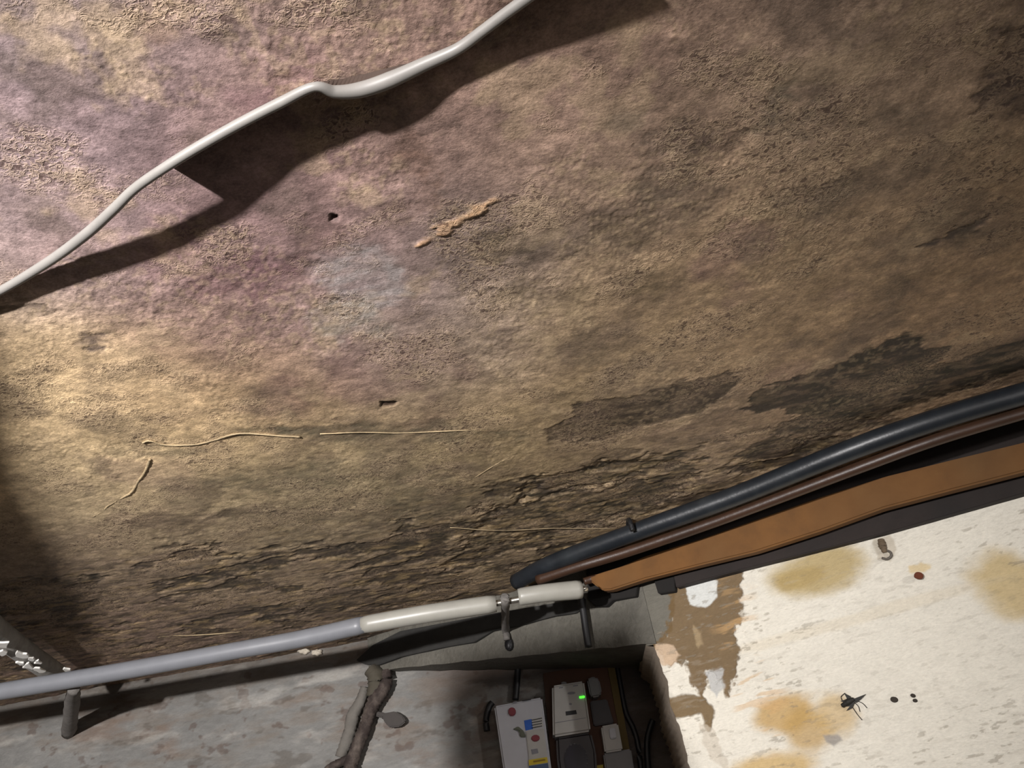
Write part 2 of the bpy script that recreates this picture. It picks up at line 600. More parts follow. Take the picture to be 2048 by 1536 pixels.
# raised threads of filler and roots under the paint, plaster coloured
M_thread = mat_plaster('plaster_thread', (176, 156, 122), (110, 96, 76), 50, .9)
for pth, r in [([(285, 886), (300, 882), (330, 890), (390, 889), (430, 880), (480, 867), (560, 872), (600, 874)], .0017),
               ([(640, 868), (720, 865), (800, 866), (900, 862), (990, 858)], .0012),
               ([(300, 918), (292, 940), (275, 965), (262, 985), (235, 1000), (215, 1012), (205, 1022), (186, 1032)], .0026),
               ([(245, 1279), (310, 1275), (340, 1271), (400, 1270), (480, 1264)], .0020),
               ([(900, 1055), (1000, 1061), (1100, 1057), (1180, 1057), (1250, 1057)], .0009),
               ([(950, 955), (990, 930), (1030, 908)], .0009)]:
    pts = [CEIL.at(x, y, .0002 + .001 * ((k % 2) - .5)) for k, (x, y) in enumerate(pth)]
    obj('filler_thread', tube_bm(pts, r, 8, wob=.5, seed=len(pth), flat=.8), M_thread, ceil, True)

# the rest of the room around the view
M_shell = mat_plaster('cellar_plaster', (176, 162, 146), (120, 106, 92), 30, .6)
M_floor = mat_plaster('cellar_floor', (104, 98, 90), (64, 58, 52), 20, .6)


def quad(name, pts, mat, nx_=2, ny_=2, **kw):
    bm = bmesh.new()
    bm.faces.new([bm.verts.new(p) for p in pts])
    return obj(name, bm, mat, **kw)


ZT = CAMZ + H
quad('floor', [(-2.2, -2.2, 0), (2.4, -2.2, 0), (2.4, 3.0, 0), (-2.2, 3.0, 0)], M_floor, kind='structure')
quad('wall_left', [(-2.2, -2.2, 0), (-2.2, 3.0, 0), (-2.2, 3.0, ZT + .05), (-2.2, -2.2, ZT + .05)], M_shell, kind='structure')
quad('wall_rear', [(-2.2, -2.2, 0), (2.4, -2.2, 0), (2.4, -2.2, ZT + .05), (-2.2, -2.2, ZT + .05)], M_shell, kind='structure')
quad('wall_side', [(2.4, -2.2, 0), (2.4, 3.0, 0), (2.4, 3.0, ZT + .05), (2.4, -2.2, ZT + .05)], M_shell, kind='structure')
bm = bmesh.new()
for y0, y1, xa, xb in [(-2.2, .181, -2.2, 2.4)]:
    bm.faces.new([bm.verts.new(p) for p in [(xa, y0, ZT + .002), (xb, y0, ZT + .002), (xb, y1, ZT + .002), (xa, y1, ZT + .002)]])
ya, yb = .18, 2.86
for sgn in (-1, 1):
    if sgn < 0:
        q = [(-2.2, ya), (-(.55 + .66 * ya) + .01, ya), (-(.55 + .66 * yb) + .01, yb), (-2.2 - .3, yb)]
    else:
        q = [((.95 + .42 * ya) - .01, ya), (2.4, ya), (2.4, yb), ((.95 + .42 * yb) - .01, yb)]
    bm.faces.new([bm.verts.new((a, b, ZT + .002)) for a, b in q])
obj('ceiling', bm, M_shell, kind='structure')

# ------------------------------------------------------------------ walls
def wall_grid(plane, u0, u1, v0, v1, nu, nv, left=None):
    u = np.linspace(u0, u1, nu); v = np.linspace(v0, v1, nv)
    U, V = np.meshgrid(u, v)
    return U, V


def wall_points(plane, U, V, D):
    p = np.array(plane.p); uu = np.array(plane.u); vv = np.array(plane.v); nn = np.array(plane.n)
    return p + U[..., None] * uu + V[..., None] * vv + D[..., None] * nn


def soft(U, V, plane, cx, cy, rx, ry, rag=.3, seed=5):
    c = plane.uv(plane.at(cx, cy)); a = plane.uv(plane.at(cx + rx, cy)); b = plane.uv(plane.at(cx, cy + ry))
    ru = math.hypot(a[0] - c[0], a[1] - c[1]); rv = math.hypot(b[0] - c[0], b[1] - c[1])
    d = np.sqrt(((U - c[0]) / ru) ** 2 + ((V - c[1]) / rv) ** 2) + rag * (fbm(U * 14, V * 22, seed, 5) - .5) * 2
    return sstep(1.15, .55, d)


# left / back wall, grimy whitewash
def grimy(U, V, seed, base=(118, 117, 114)):
    C = np.ones(U.shape + (3,)) * np.array(lin(base))
    f = fbm(U * 7, V * 14, seed, 5)
    C *= (.72 + .54 * f)[..., None]
    C *= (.82 + .36 * fbm(U * 40, V * 110, seed + 9, 4))[..., None]
    blend(C, sstep(.46, .72, fbm(U * 8, V * 28, seed + 1, 6)) * .38, (112, 98, 84))
    blend(C, sstep(.52, .76, fbm(U * 5 + 3, V * 16, seed + 2, 6)) * .55, (110, 86, 68))
    blend(C, sstep(.64, .72, fbm(U * 12, V * 32, seed + 3, 4)) * .5, (78, 70, 62))
    blend(C, sstep(.66, .72, fbm(U * 20, V * 26, seed + 4, 4)) * .5, (76, 56, 46))
    blend(C, sstep(.50, .76, fbm(U * 8, V * 26, seed + 6, 5)) * .4, (186, 182, 174))
    return C


U, V = wall_grid(BACK, -2.2, NA.x + .004, -1.5, H + .03, 520, 60)
vv = np.concatenate([np.linspace(-1.5, .1, 30), np.linspace(.11, H + .03, 260)])
U, V = np.meshgrid(np.linspace(-2.2, NA.x + .004, 560), vv)
C = grimy(U, V, 201)
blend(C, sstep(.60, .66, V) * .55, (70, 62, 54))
D = .016 * (fbm(U * 4, V * 5, 211, 4) - .5) + .005 * (fbm(U * 25, V * 50, 212, 4) - .5)
edge = sstep(.35, .0, (NA.x - U))
D *= 1 - sstep(.15, .0, (NA.x - U))
wl = obj('wall_back', gridmesh('wall_back', wall_points(BACK, U, V, D), C), M_wall, smooth=True, kind='structure')
# slanting back of the meter niche
Ln = (NB_ - NA).length
U, V = np.meshgrid(np.linspace(0, Ln + .1, 420), vv)
C = grimy(U + (NA.x - BACK.p.x), V, 201)
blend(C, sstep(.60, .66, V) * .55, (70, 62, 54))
blend(C, .55 * sstep(.1, .3, U) * sstep(.42, .58, fbm(U * 5, V * 6, 241, 4)), (92, 72, 58))
blend(C, .8 * sstep(.35, .8, U), (62, 52, 46))  # niche shade painted into the wall colour, right side and top
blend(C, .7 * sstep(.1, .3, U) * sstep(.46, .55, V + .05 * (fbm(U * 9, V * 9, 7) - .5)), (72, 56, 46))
D = .010 * (fbm(U * 5, V * 6, 251, 4) - .5) + .004 * (fbm(U * 25, V * 50, 252, 4) - .5)
D *= sstep(0, .2, U)
obj('wall_niche', gridmesh('wall_niche', wall_points(NICHE, U, V, D), C), M_wall, smooth=True, kind='structure')

# right wall: cream whitewash with damp stains, ragged bare corner
c0 = RIGHT.uv(RIGHT.at(1308, 1288)); c1 = RIGHT.uv(RIGHT.at(1382, 1536))
vR = np.concatenate([np.linspace(-1.5, -.15, 24), np.linspace(-.14, H + .03, 560)])
nU = 900
tt = np.linspace(0, 1, nU)
slope = (c1[0] - c0[0]) / (c1[1] - c0[1])
ul = np.where(vR < c0[1], c0[0] + slope * (vR - c0[1]), c0[0] - .02)
ul = np.where(vR < c1[1] - .1, c0[0] + slope * (c1[1] - .1 - c0[1]), ul)
ul = ul + .016 * (fbm(vR * 22, vR * 0 + 3, 301, 4) - .5) * (vR < c0[1])
V = np.repeat(vR[:, None], nU, 1)
U = ul[:, None] + (2.35 - ul)[:, None] * tt[None, :] ** 1.35
C = np.ones(U.shape + (3,)) * np.array(lin((218, 213, 200)))
C *= (.93 + .12 * fbm(U * 6, V * 12, 311, 4))[..., None]
for cx, cy, rx, ry, rgb, am in [(1635, 1140, 120, 52, (168, 146, 92), .85), (1600, 1155, 60, 22, (158, 134, 78), .5), (2020, 1165, 88, 82, (186, 162, 108), .8), (1570, 1425, 70, 44, (180, 146, 84), .85),
                                (1620, 1455, 58, 52, (178, 146, 88), .8), (1665, 1430, 55, 50, (190, 160, 104), .7),
                                (1530, 1545, 110, 36, (192, 160, 96), .8), (1700, 1240, 400, 14, (208, 196, 172), .4)]:
    blend(C, soft(U, V, RIGHT, cx, cy, rx, ry) * am, rgb)


def rpoly(pts, rgb, am, rag=.008, edge=.003, seed=7, fr=30):
    d = polysd(U, V, [RIGHT.uv(RIGHT.at(x, y)) for x, y in pts]) + rag * (fbm(U * fr, V * fr, seed, 4) - .5) * 2
    m_ = sstep(edge, -edge, d)
    blend(C, m_ * am, rgb)
    return m_


Dr = .012 * (fbm(U * 4, V * 5, 321, 4) - .5) + .003 * (fbm(U * 22, V * 60, 322, 4) - .5)
mm_ = rpoly([(1180, 1060), (1345, 1100), (1350, 1160), (1352, 1215), (1340, 1262), (1312, 1296), (1200, 1330)], (92, 89, 80), .95)
mm_ = mm_ + rpoly([(1345, 1150), (1485, 1130), (1480, 1240), (1465, 1270), (1482, 1300), (1475, 1345), (1455, 1388), (1443, 1370),
             (1430, 1345), (1410, 1340), (1405, 1398), (1385, 1372), (1368, 1325), (1340, 1332), (1325, 1312), (1305, 1290), (1335, 1262)], (104, 82, 50), .95, .016, .004, 17, 60)
mm_ = mm_ + rpoly([(1330, 1402), (1370, 1386), (1410, 1393), (1430, 1420), (1425, 1446), (1415, 1460), (1400, 1428), (1340, 1436)], (108, 86, 52), .95)
rpoly([(1372, 1172), (1436, 1160), (1434, 1195), (1410, 1216), (1378, 1210)], (206, 208, 204), .95, .01)
rpoly([(1312, 1288), (1345, 1290), (1358, 1310), (1346, 1332), (1325, 1330), (1312, 1312)], (196, 172, 146), .85, .012)
rpoly([(1412, 1345), (1442, 1340), (1452, 1372), (1432, 1400), (1418, 1380)], (176, 176, 174), .9, .01)
rpoly([(1385, 1250), (1400, 1265), (1408, 1290), (1395, 1300), (1385, 1275)], (160, 140, 108), .7, .01)
rpoly([(1645, 1470), (1675, 1468), (1685, 1480), (1668, 1492), (1652, 1485)], (142, 138, 134), .8, .006)
rpoly([(1400, 1450), (1430, 1470), (1445, 1500), (1450, 1536), (1430, 1536), (1415, 1500)], (190, 180, 164), .6, .02)
rpoly([(1748, 1078), (1778, 1072), (1790, 1100), (1780, 1122), (1758, 1118)], (178, 168, 150), .7, .01)
rpoly([(1822, 1134), (1840, 1128), (1860, 1136), (1850, 1146), (1828, 1150)], (204, 180, 128), .7, .014)
# brown fringe and peeling rows down the ragged edge
fr = soft(U, V, RIGHT, 1500, 1330, 70, 190, .5, 9) * sstep(.58, .66, fbm(U * 12, V * 70, 331, 3))
blend(C, fr * .5, (196, 158, 108))
# small chips and worm tracks
chip = sstep(.69, .73, fbm(U * 45, V * 150, 341, 3)) * (.35 + .65 * sstep(.45, .6, fbm(U * 3, V * 4, 342, 3)))
blend(C, chip * .5, (128, 120, 106))
chip2 = sstep(.62, .72, fbm(U * 22, V * 130, 351, 3)) * sstep(.5, .6, fbm(U * 4 + 9, V * 6, 352, 3))
blend(C, chip2 * .18, (168, 160, 146))
Dr -= .004 * np.clip(mm_, 0, 1) + .0015 * chip
Dr *= sstep(0, .03, U - ul[:, None]) * .8 + .2
wr_ = obj('wall_right', gridmesh('wall_right', wall_points(RIGHT, U, V, Dr), C), M_wall, smooth=True, kind='structure')
# the wall's end face, returning into the niche
bm = bmesh.new()
rows = []
for i in range(0, len(vR), 4):
    p = RIGHT.p + RIGHT.u * float(ul[i]) + Vector((0, 0, float(vR[i]))) + RIGHT.n * (.2 * float(Dr[i, 0]))
    rows.append([bm.verts.new(p + Vector((.02, 1, 0)).normalized() * .5 * k / 3 + Vector((.004 * math.sin(i + k), 0, 0)) * (k > 0)) for k in range(4)])
for a, b in zip(rows, rows[1:]):
    for k in range(3):
        bm.faces.new((a[k], a[k + 1], b[k + 1], b[k]))
obj('return', bm, M_shell, wr_, True)

# ------------------------------------------------------------------ lintel over the niche
M_conc = mat_plaster('rough_concrete', (92, 89, 81), (64, 61, 55), 90, .55, .75, .006)
bm = bmesh.new()
top = [(660, 1200), (760, 1200), (900, 1180), (1040, 1160), (1180, 1130), (1335, 1080)]
A = []
ks = 24
zb0, zb1 = LINT.at(757, 1336).z, LINT.at(1312, 1286).z
for i in range(ks + 1):
    f = i / ks
    p = LA.lerp(RA, f) + LINT.n * (.002 * math.sin(i * 1.7))
    zb = zb0 + (zb1 - zb0) * f + .0015 * math.sin(i * 2.3)
    dep = .004 + .42 * f
    fb = Vector((p.x, p.y, zb)); ft = Vector((p.x, p.y, ZT + .006))
    bb = fb - LINT.n * dep; bt = ft - LINT.n * dep
    A.append([bm.verts.new(q) for q in (fb, ft, bt, bb)])
for a, b in zip(A, A[1:]):
    for k in range(4):
        bm.faces.new((a[k], a[(k + 1) % 4], b[(k + 1) % 4], b[k]))
bm.faces.new(A[0]); bm.faces.new(A[-1][::-1])
obj('concrete_lintel', bm, M_conc, label='rough grey concrete lintel above the white meter boxes', cat='lintel')

sp_ = [(712, 1320), (745, 1290), (800, 1262), (990, 1226), (1168, 1196), (1168, 1216), (1150, 1226), (1108, 1232), (1050, 1248), (985, 1262), (948, 1284), (880, 1296), (800, 1314), (757, 1330), (730, 1329)]  # dark slab in the outline of the lagged pipe's shadow on the lintel
obj('pipe_shade_strip', slab_bm(sp_, LINT, .012, .016, .001), mat_plaster('pipe_shade_dark', (40, 39, 37), (26, 25, 24), 40, .6), None,
    label='dark strip painting in the shadow of the lagged pipe on the lintel', cat='shading')

# ------------------------------------------------------------------ pipes along the ceiling edge
M_sleeve = mat_plain('grey_foam_sleeve', (116, 118, 123), .42, 0, .06, 25)
M_sleeve2 = mat_plain('cream_foam_sleeve', (150, 148, 140), .38, 0, .06, 25)
M_metal = mat_plain('bare_pipe_metal', (190, 185, 175), .25, .9, .05)
M_bracket = mat_plaster('grimy_bracket', (112, 108, 104), (70, 64, 60), 60, .5)
PL = LEVEL(.57)
ppx = [(-420, 1452), (0, 1383), (250, 1341), (460, 1303), (600, 1278), (730, 1249), (850, 1228), (992, 1207)]
path = [PL.at(*p) for p in ppx]
root = thing('lagged_pipe', 'grey foam-lagged pipe running along the wall top towards the meters', 'pipe', path[3])
core = [PL.at(*p) for p in [(-420, 1452), (0, 1383), (250, 1341), (460, 1303), (600, 1278), (730, 1249), (850, 1228), (992, 1207), (1100, 1187), (1172, 1176)]]
core[-1] = PL.at(1175, 1177)
obj('pipe_core', tube_bm(core, .0075, 12), M_metal, root, True)
sl1 = tube_bm(path[:6], [.0195, .0198, .0200, .0196, .0202, .0206], 20, round_end=.93, wob=.02)
obj('foam_sleeve', sl1, M_sleeve, root, True)
obj('foam_sleeve', tube_bm([path[5] - (path[6] - path[5]) * .05, path[6], path[7]], [.0202, .0212, .0208], 20, round_end=.93, wob=.015), M_sleeve2, root, True, label='cream length of foam sleeve')
obj('foam_sleeve', tube_bm([PL.at(1037, 1194), PL.at(1090, 1186), PL.at(1162, 1179)], [.0200, .0208, .0220], 20, round_end=.93, wob=.015), M_sleeve2, root, True, label='short cream length of foam sleeve')
# bracket arms from pipe back to the wall
a0 = PL.at(140, 1362)
obj('bracket_arm', tube_bm([a0 + Vector((0, .02, -.012)), a0.lerp(BACK.at(150, 1440, 0), .45) + Vector((0, 0, -.006)), BACK.at(138, 1464, -.005)], [.014, .019, .021], 12, wob=.15), M_bracket, root, True)
a1 = PL.at(1011, 1200)
bb = tube_bm([a1 + Vector((0, 0, .012)), a1 + Vector((-.003, .02, -.004)), LINT.at(1011, 1255, .030), LINT.at(1014, 1280, .020)], [.011, .010, .011, .009], 10, wob=.2)
obj('bracket_arm', bb, M_bracket, root, True)
M_black = mat_plain('black_rubber', (26, 26, 28), .5, 0, .2)
obj('bracket_foot', slab_bm(oval(1015, 1288, 7, 14, 12, 0, .2), LINT, .016, .016, .003), M_black, root, True)

# black pipe by the ceiling on the right
M_bpipe = mat_plaster('black_painted_pipe', (30, 34, 39), (52, 56, 57), 24, .35, .38, .0015)
PB = LEVEL(.667)
bp = [(1032, 1164), (1102, 1127), (1256, 1069), (1400, 1018), (1512, 976), (1700, 900), (1870, 840), (2048, 787), (2300, 716), (2700, 603)]
path = [PB.at(*p) for p in bp]
root = thing('black_pipe', 'long black pipe at the ceiling edge, topmost of the runs on the right', 'pipe', path[3])
obj('pipe_run', tube_bm(path, [.021, .021, .0215, .0225, .0225, .0225, .0225, .0225, .0225, .0225], 20), M_bpipe, root, True)
c = PB.at(1262, 1058)
obj('pipe_clip', tube_bm([c + Vector((.0, -.02, -.012)), c + Vector((.0, -.016, .012)), c + Vector((0, .01, .026)), c + Vector((0, .04, .02))], .006, 8), M_black, root, True)
# brown pipe below it
M_brown = mat_plaster('tarnished_copper', (62, 42, 30), (32, 25, 21), 30, .6, .42, .0015)
PC = LEVEL(.640)
bp = [(1075, 1160), (1160, 1132), (1256, 1103), (1400, 1054), (1512, 1013), (1716, 936), (1870, 880), (2048, 826), (2300, 752), (2700, 636)]
path = [PC.at(x, y) + Vector((0, .0, 0)) for x, y in bp]
obj('brown_pipe', tube_bm(path, .0125, 16), M_brown, None, True, label='thin dark brown pipe between the black pipe and the tan batten', cat='pipe')

# dark timber plate painting in the shade on the wall below the batten
M_dark = mat_plaster('shade_and_spacer_dark', (36, 28, 25), (20, 17, 16), 25, .7)
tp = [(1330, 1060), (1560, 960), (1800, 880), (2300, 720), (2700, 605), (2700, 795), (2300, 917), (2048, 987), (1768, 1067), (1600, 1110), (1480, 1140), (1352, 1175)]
obj('batten_shade', slab_bm(tp, RIGHT, .022, .030, .002), M_dark, None, label='dark plate painting in the shadow of the batten along the top of the cream wall', cat='shading')
tp = [(1172, 1130), (1345, 1070), (1350, 1182), (1316, 1187), (1307, 1158), (1275, 1168), (1272, 1192), (1225, 1200), (1212, 1212), (1190, 1212), (1176, 1198)]  # black slab in the stepped outline of shadows cast on the lintel
obj('notched_shade', slab_bm(tp, LINT, .020, .022, .0015), mat_plain('shade_black', (20, 17, 15), .9), None,
    label='black notched slab painting in shadow on the lintel below the batten end', cat='shading')

# tan batten
M_tan = mat_plaster('tan_painted_wood', (104, 68, 26), (88, 62, 30), 18, .7, .8, .0012)
OFF = .075
up = [(1178, 1153), (1198, 1146), (1240, 1133), (1290, 1112), (1400, 1078), (1512, 1039), (1640, 994), (1768, 953), (1900, 920), (2048, 884), (2300, 815), (2700, 705)]
lo = [(2700, 757), (2300, 872), (2048, 943), (1900, 981), (1768, 1016), (1640, 1062), (1512, 1103), (1400, 1130), (1290, 1158), (1222, 1180), (1205, 1181), (1192, 1172), (1180, 1162)]
root = thing('tan_batten', 'long tan-brown batten with a rounded end above the cream wall', 'batten', RIGHT.at(1600, 1040, OFF))
obj('batten', slab_bm(up + lo, RIGHT, OFF, .026, .004, 3), M_tan, root)
for x, y in [(1420, 1100), (1900, 950)]:
    p = RIGHT.at(x, y, OFF - .02)
    obj('spacer', tube_bm([p, p - RIGHT.n * (OFF - .035)], .012, 10), M_dark, root, True)
p = PL.at(1160, 1180)
obj('end_collar', tube_bm([RIGHT.at(1168, 1163, OFF + .0), RIGHT.at(1185, 1158, OFF - .012), RIGHT.at(1200, 1158, OFF - .014)], [.010, .012, .012], 12), M_brown, root, True, label='brown collar at the left end')

# ------------------------------------------------------------------ cable sagging under the ceiling
def shadow_t(cp, sp):
    return None


M_cable = mat_plain('grey_cable', (128, 125, 121), .45, 0, .08, 30)
M_flap = mat_plain('dark_flap', (54, 40, 32), .8, 0, .2, 30)
cpx = [(-160, 665), (-60, 612), (0, 582), (60, 547), (120, 508), (180, 462), (230, 416), (270, 377), (330, 335), (400, 292), (480, 247),
       (560, 206), (628, 174), (670, 184), (720, 180), (780, 160), (850, 128), (915, 98), (965, 62), (1010, 28), (1060, -8), (1130, -60), (1220, -130)]
# clearance of the cable from the ceiling at each of those points
gap = [.006, .006, .007, .010, .015, .0215, .0285, .031, .0315, .0275, .0235, .024, .0255, .0215, .017, .014, .0105, .0105, .0135, .017, .022, .028, .034]
GAPK = 1.0
cpath = [CEIL.at(x, y, g * GAPK) for (x, y), g in zip(cpx, gap)]
root = thing('sagging_cable', 'pale grey cable sagging across the upper left of the ceiling', 'cable', cpath[8])
rad = [1.28 * q for q in [.0035, .0038, .0040, .0043, .0045, .0046, .0044, .0040, .0040, .0042, .0042, .0042, .0036, .0050, .0060, .0062, .0052, .0044, .0042, .0042, .0042, .0042, .0042]]
obj('cable_sheath', tube_bm(cpath, rad, 12), M_cable, root, True)
# dark flap added between cable and ceiling to cast a wide shadow band
flap = [(330, 335, 345, 335), (400, 292, 408, 296), (480, 247, 486, 250), (560, 206, 564, 208), (628, 174, 632, 168), (670, 184, 690, 155), (720, 180, 740, 142), (780, 160, 800, 127), (850, 128, 860, 116), (915, 98, 918, 100), (965, 62, 972, 66), (1010, 28, 1018, 33), (1060, -8, 1066, -2), (1130, -60, 1136, -52), (1220, -130, 1226, -120)]
gl = dict(zip(cpx, gap))
bm = bmesh.new()
ptsA, ptsB = [], []
for ax, ay, bx, by in flap:
    g = float(np.interp(ax, [q[0] for q in cpx], gap)) * GAPK
    ptsA.append(CEIL.at(ax, ay, g)); ptsB.append(CEIL.at(bx, by, -.002))
SA, SB = spline(ptsA, 6), spline(ptsB, 6)
prev = None
for a, b in zip(SA, SB):
    nrm = Vector((.0008, .0006, 0))
    cur = [bm.verts.new(q) for q in (a + nrm, b + nrm, b - nrm, a - nrm)]
    if prev:
        for k in range(4):
            bm.faces.new((prev[k], prev[(k + 1) % 4], cur[(k + 1) % 4], cur[k]))
    else:
        bm.faces.new(cur)
    prev = cur
bm.faces.new(prev[::-1])
obj('shadow_flap', bm, M_flap, root, label='dark flap added to widen the shadow of the cable')

# ------------------------------------------------------------------ grey pipe stub with flakes, far left
M_stub = mat_plaster('grey_painted_stub', (160, 157, 152), (130, 126, 120), 40, .5)
SP = LEVEL(.645)
root = thing('pipe_stub', 'dull grey pipe coming in at the left, flecked with white flakes', 'pipe', SP.at(60, 1300))
obj('pipe_run', tube_bm([SP.at(-120, 1150), SP.at(-20, 1250), SP.at(60, 1312), SP.at(118, 1352)], .026, 18), M_stub, root, True)
M_flake = mat_plain('white_flake', (248, 246, 240), .4, 0, .03)
SF = LEVEL(.612)
for k, (x, y, rx, ry) in enumerate([(4, 1290, 13, 8), (4, 1309, 10, 6), (45, 1311, 11, 6), (60, 1319, 7, 4), (40, 1328, 9, 4), (56, 1334, 12, 6), (76, 1326, 8, 4), (79, 1342, 11, 5), (134, 1341, 8, 4)]):
    obj('flake', slab_bm(oval(x, y, rx * 1.1, ry * .85, 8, .15, 1.0, k + 3), SF, .0, .004, .001, 1), M_flake, root)

# ------------------------------------------------------------------ corroded pipe on the back wall
M_rust = mat_plaster('corroded_iron', (50, 40, 36), (100, 90, 82), 45, .8, .85, .006)
M_lime = mat_plaster('limewashed_pipe', (108, 104, 98), (78, 72, 66), 40, .7)
root = thing('corroded_pipe', 'corroded brown pipe dropping down the wall beside the meters', 'pipe', BACK.at(735, 1430, .04))
rp = [(772, 1340), (774, 1362), (762, 1384), (748, 1405), (738, 1430), (730, 1455), (718, 1485), (706, 1515), (700, 1540), (694, 1600), (690, 1700)]
BK = lambda x, y, o: (NICHE if x > 770 else BACK).at(x, y, o)
obj('pipe_run', tube_bm([BACK.at(x, y, .035) for x, y in rp], [.013, .017, .022, .021, .018, .018, .018, .019, .02, .02, .02], 14, wob=.28, seed=4), M_rust, root, True)
obj('pipe_elbow', tube_bm([BACK.at(x, y, .03) for x, y in [(742, 1338), (752, 1352), (752, 1375), (745, 1395)]], [.022, .026, .025, .02], 14, wob=.2, seed=6), mat_plaster('mossy_elbow', (70, 65, 54), (46, 40, 33), 40, .7), root, True)
obj('side_branch', tube_bm([BACK.at(x, y, .03) for x, y in [(708, 1512), (692, 1520), (674, 1528), (655, 1540), (640, 1562)]], [.013, .012, .011, .011, .011], 10, wob=.25, seed=8), M_rust, root, True)
obj('limewashed_run', tube_bm([BACK.at(x, y, .018) for x, y in [(730, 1375), (722, 1400), (706, 1430), (700, 1460), (690, 1490), (680, 1515)]], [.014, .015, .018, .017, .018, .014], 12, wob=.25, seed=9), M_lime, root, True, label='pale limewashed run beside the brown pipe')
lev = slab_bm([(752, 1422), (768, 1426), (790, 1422), (806, 1432), (812, 1443), (800, 1453), (780, 1455), (771, 1447), (764, 1435), (750, 1432)], NICHE, .035, .012, .003)
obj('valve_lever', lev, mat_plain('dark_lever', (48, 42, 38), .7), root)
# lumps of mortar at the wall top
M_mortar = mat_plaster('mortar_lump', (196, 186, 170), (130, 120, 100), 50, .6)
for k, (x, y, rx, ry, lab) in enumerate([(608, 1300, 12, 9, 'pale mortar lump under the grey pipe, the larger and lighter one'), (634, 1306, 10, 6, 'small dull mortar lump just right of the larger one')]):
    bm = bmesh.new()
    bmesh.ops.create_icosphere(bm, subdivisions=3, radius=1)
    rr = random.Random(k + 3)
    p = BACK.at(x, y, .008)
    dd = (BACK.at(x + rx, y) - BACK.at(x, y)).length; de = (BACK.at(x, y + ry) - BACK.at(x, y)).length
    for v in bm.verts:
        j = 1 + .25 * math.sin(v.co.x * 5 + k) * math.cos(v.co.z * 6) + .1 * (rr.random() - .5)
        v.co = Vector((v.co.x * dd * j, v.co.y * .016 * j, v.co.z * de * j)) + p
    obj('mortar_lump', bm, M_mortar, None, True, label=lab, cat='mortar', group='mortar lumps at the wall top')

# ------------------------------------------------------------------ meter board and boxes in the niche
M_wood = mat_plaster('stained_board', (84, 50, 28), (48, 32, 22), 14, .7, .7, .0015)
M_edge = mat_plain('yellow_edge', (92, 74, 26), .7)
M_white = mat_plain('white_plastic', (184, 185, 192), .4, 0, .05, 20)
M_white2 = mat_plain('warm_white_plastic', (178, 176, 172), .45, 0, .06, 20)
M_greyp = mat_plain('grey_plastic', (112, 111, 112), .45, 0, .05)
M_red = mat_plain('dark_red_plastic', (120, 20, 40), .4)
M_blue = mat_plain('blue_print', (20, 90, 190), .5)
M_blue2 = mat_plain('slate_blue_print', (60, 84, 120), .5)
M_yel = mat_plain('yellow_print', (200, 176, 20), .5)
M_ink = mat_plain('black_print', (30, 30, 34), .6)
M_ink2 = mat_plain('grey_print', (128, 128, 136), .6)
M_olive = mat_plain('olive_latch', (96, 100, 86), .6)
M_purple = mat_plain('dark_meter_case', (44, 38, 41), .45, 0, .15)
M_led = mat_plain('green_led', (60, 255, 40), .4, 0, 0, 40, 3.0)

root = thing('meter_board', 'brown wooden meter board with a yellow edge in the niche', 'board', NICHE.at(1160, 1450))
obj('board_panel', slab_bm([(1086, 1346), (1150, 1336), (1222, 1326), (1250, 1480), (1272, 1660), (1118, 1690)], NICHE, .018, .018, .002), M_wood, root)
obj('edge_strip', slab_bm([(1214, 1328), (1228, 1326), (1256, 1478), (1286, 1660), (1274, 1662), (1242, 1480)], NICHE, .024, .012, .001), M_edge, root, label='yellow painted edge')
obj('dark_module', slab_bm([(1180, 1402), (1214, 1398), (1228, 1446), (1188, 1452)], NICHE, .032, .014, .003), M_purple, root)
obj('sticker', slab_bm([(1186, 1532), (1206, 1529), (1208, 1550), (1188, 1553)], NICHE, .0195, .001, 0), M_yel, root)

# white consumer unit
root = thing('fuse_box', 'white fuse box with a blue label and red button, left of the meter', 'fuse box', NICHE.at(1040, 1480))
T = .080


def lbl(poly, mat, name, par, o=T + .0006, lab=None, th=.0012, bev=0):
    return obj(name, slab_bm(poly, NICHE, o, th, bev), mat, par, label=lab)


obj('case', slab_bm([(988, 1412), (1084, 1394), (1098, 1500), (1116, 1640), (1026, 1660), (1004, 1520)], NICHE, T, T - .002, .005, 3), M_white, root)
bm = slab_bm([(1051, 1462), (1088, 1456), (1100, 1560), (1112, 1640), (1076, 1646), (1060, 1540)], NICHE, T + .005, .005, .002)
obj('hinged_flap', bm, M_white2, root)
obj('red_button', slab_bm(oval(1024, 1423, 8, 9, 12), NICHE, T + .008, .008, .002), M_red, root, label='dark red button')
lbl([(1048, 1441), (1063, 1438), (1066, 1458), (1051, 1461)], M_blue, 'blue_label', root, T + .0012)
lbl([(1063, 1438), (1084, 1434), (1087, 1453), (1066, 1458)], M_white2, 'label_sheet', root, T + .0009)
for k in range(4):
    y0 = 1439.5 + k * 5.2
    lbl([(1063, y0), (1084, y0 - 4), (1084, y0 - 2.6), (1063, y0 + 1.5)], M_ink, 'label_line', root, T + .0024)
lbl([(1044, 1400.5), (1062, 1397.5), (1062, 1399.5), (1044, 1402.5)], M_ink, 'top_mark', root, T + .0012)
lbl([(1026, 1404), (1034, 1402), (1034, 1405), (1026, 1407)], M_ink2, 'top_mark', root, T + .0012)
obj('latch', slab_bm([(1026, 1458), (1036, 1452), (1048, 1462), (1052, 1474), (1040, 1474), (1038, 1462)], NICHE, T + .007, .007, .002), M_olive, root)
obj('flap_button', slab_bm(oval(1071, 1476, 9, 7, 12, -.1), NICHE, T + .010, .006, .002), M_red, root, label='red switch on the flap')
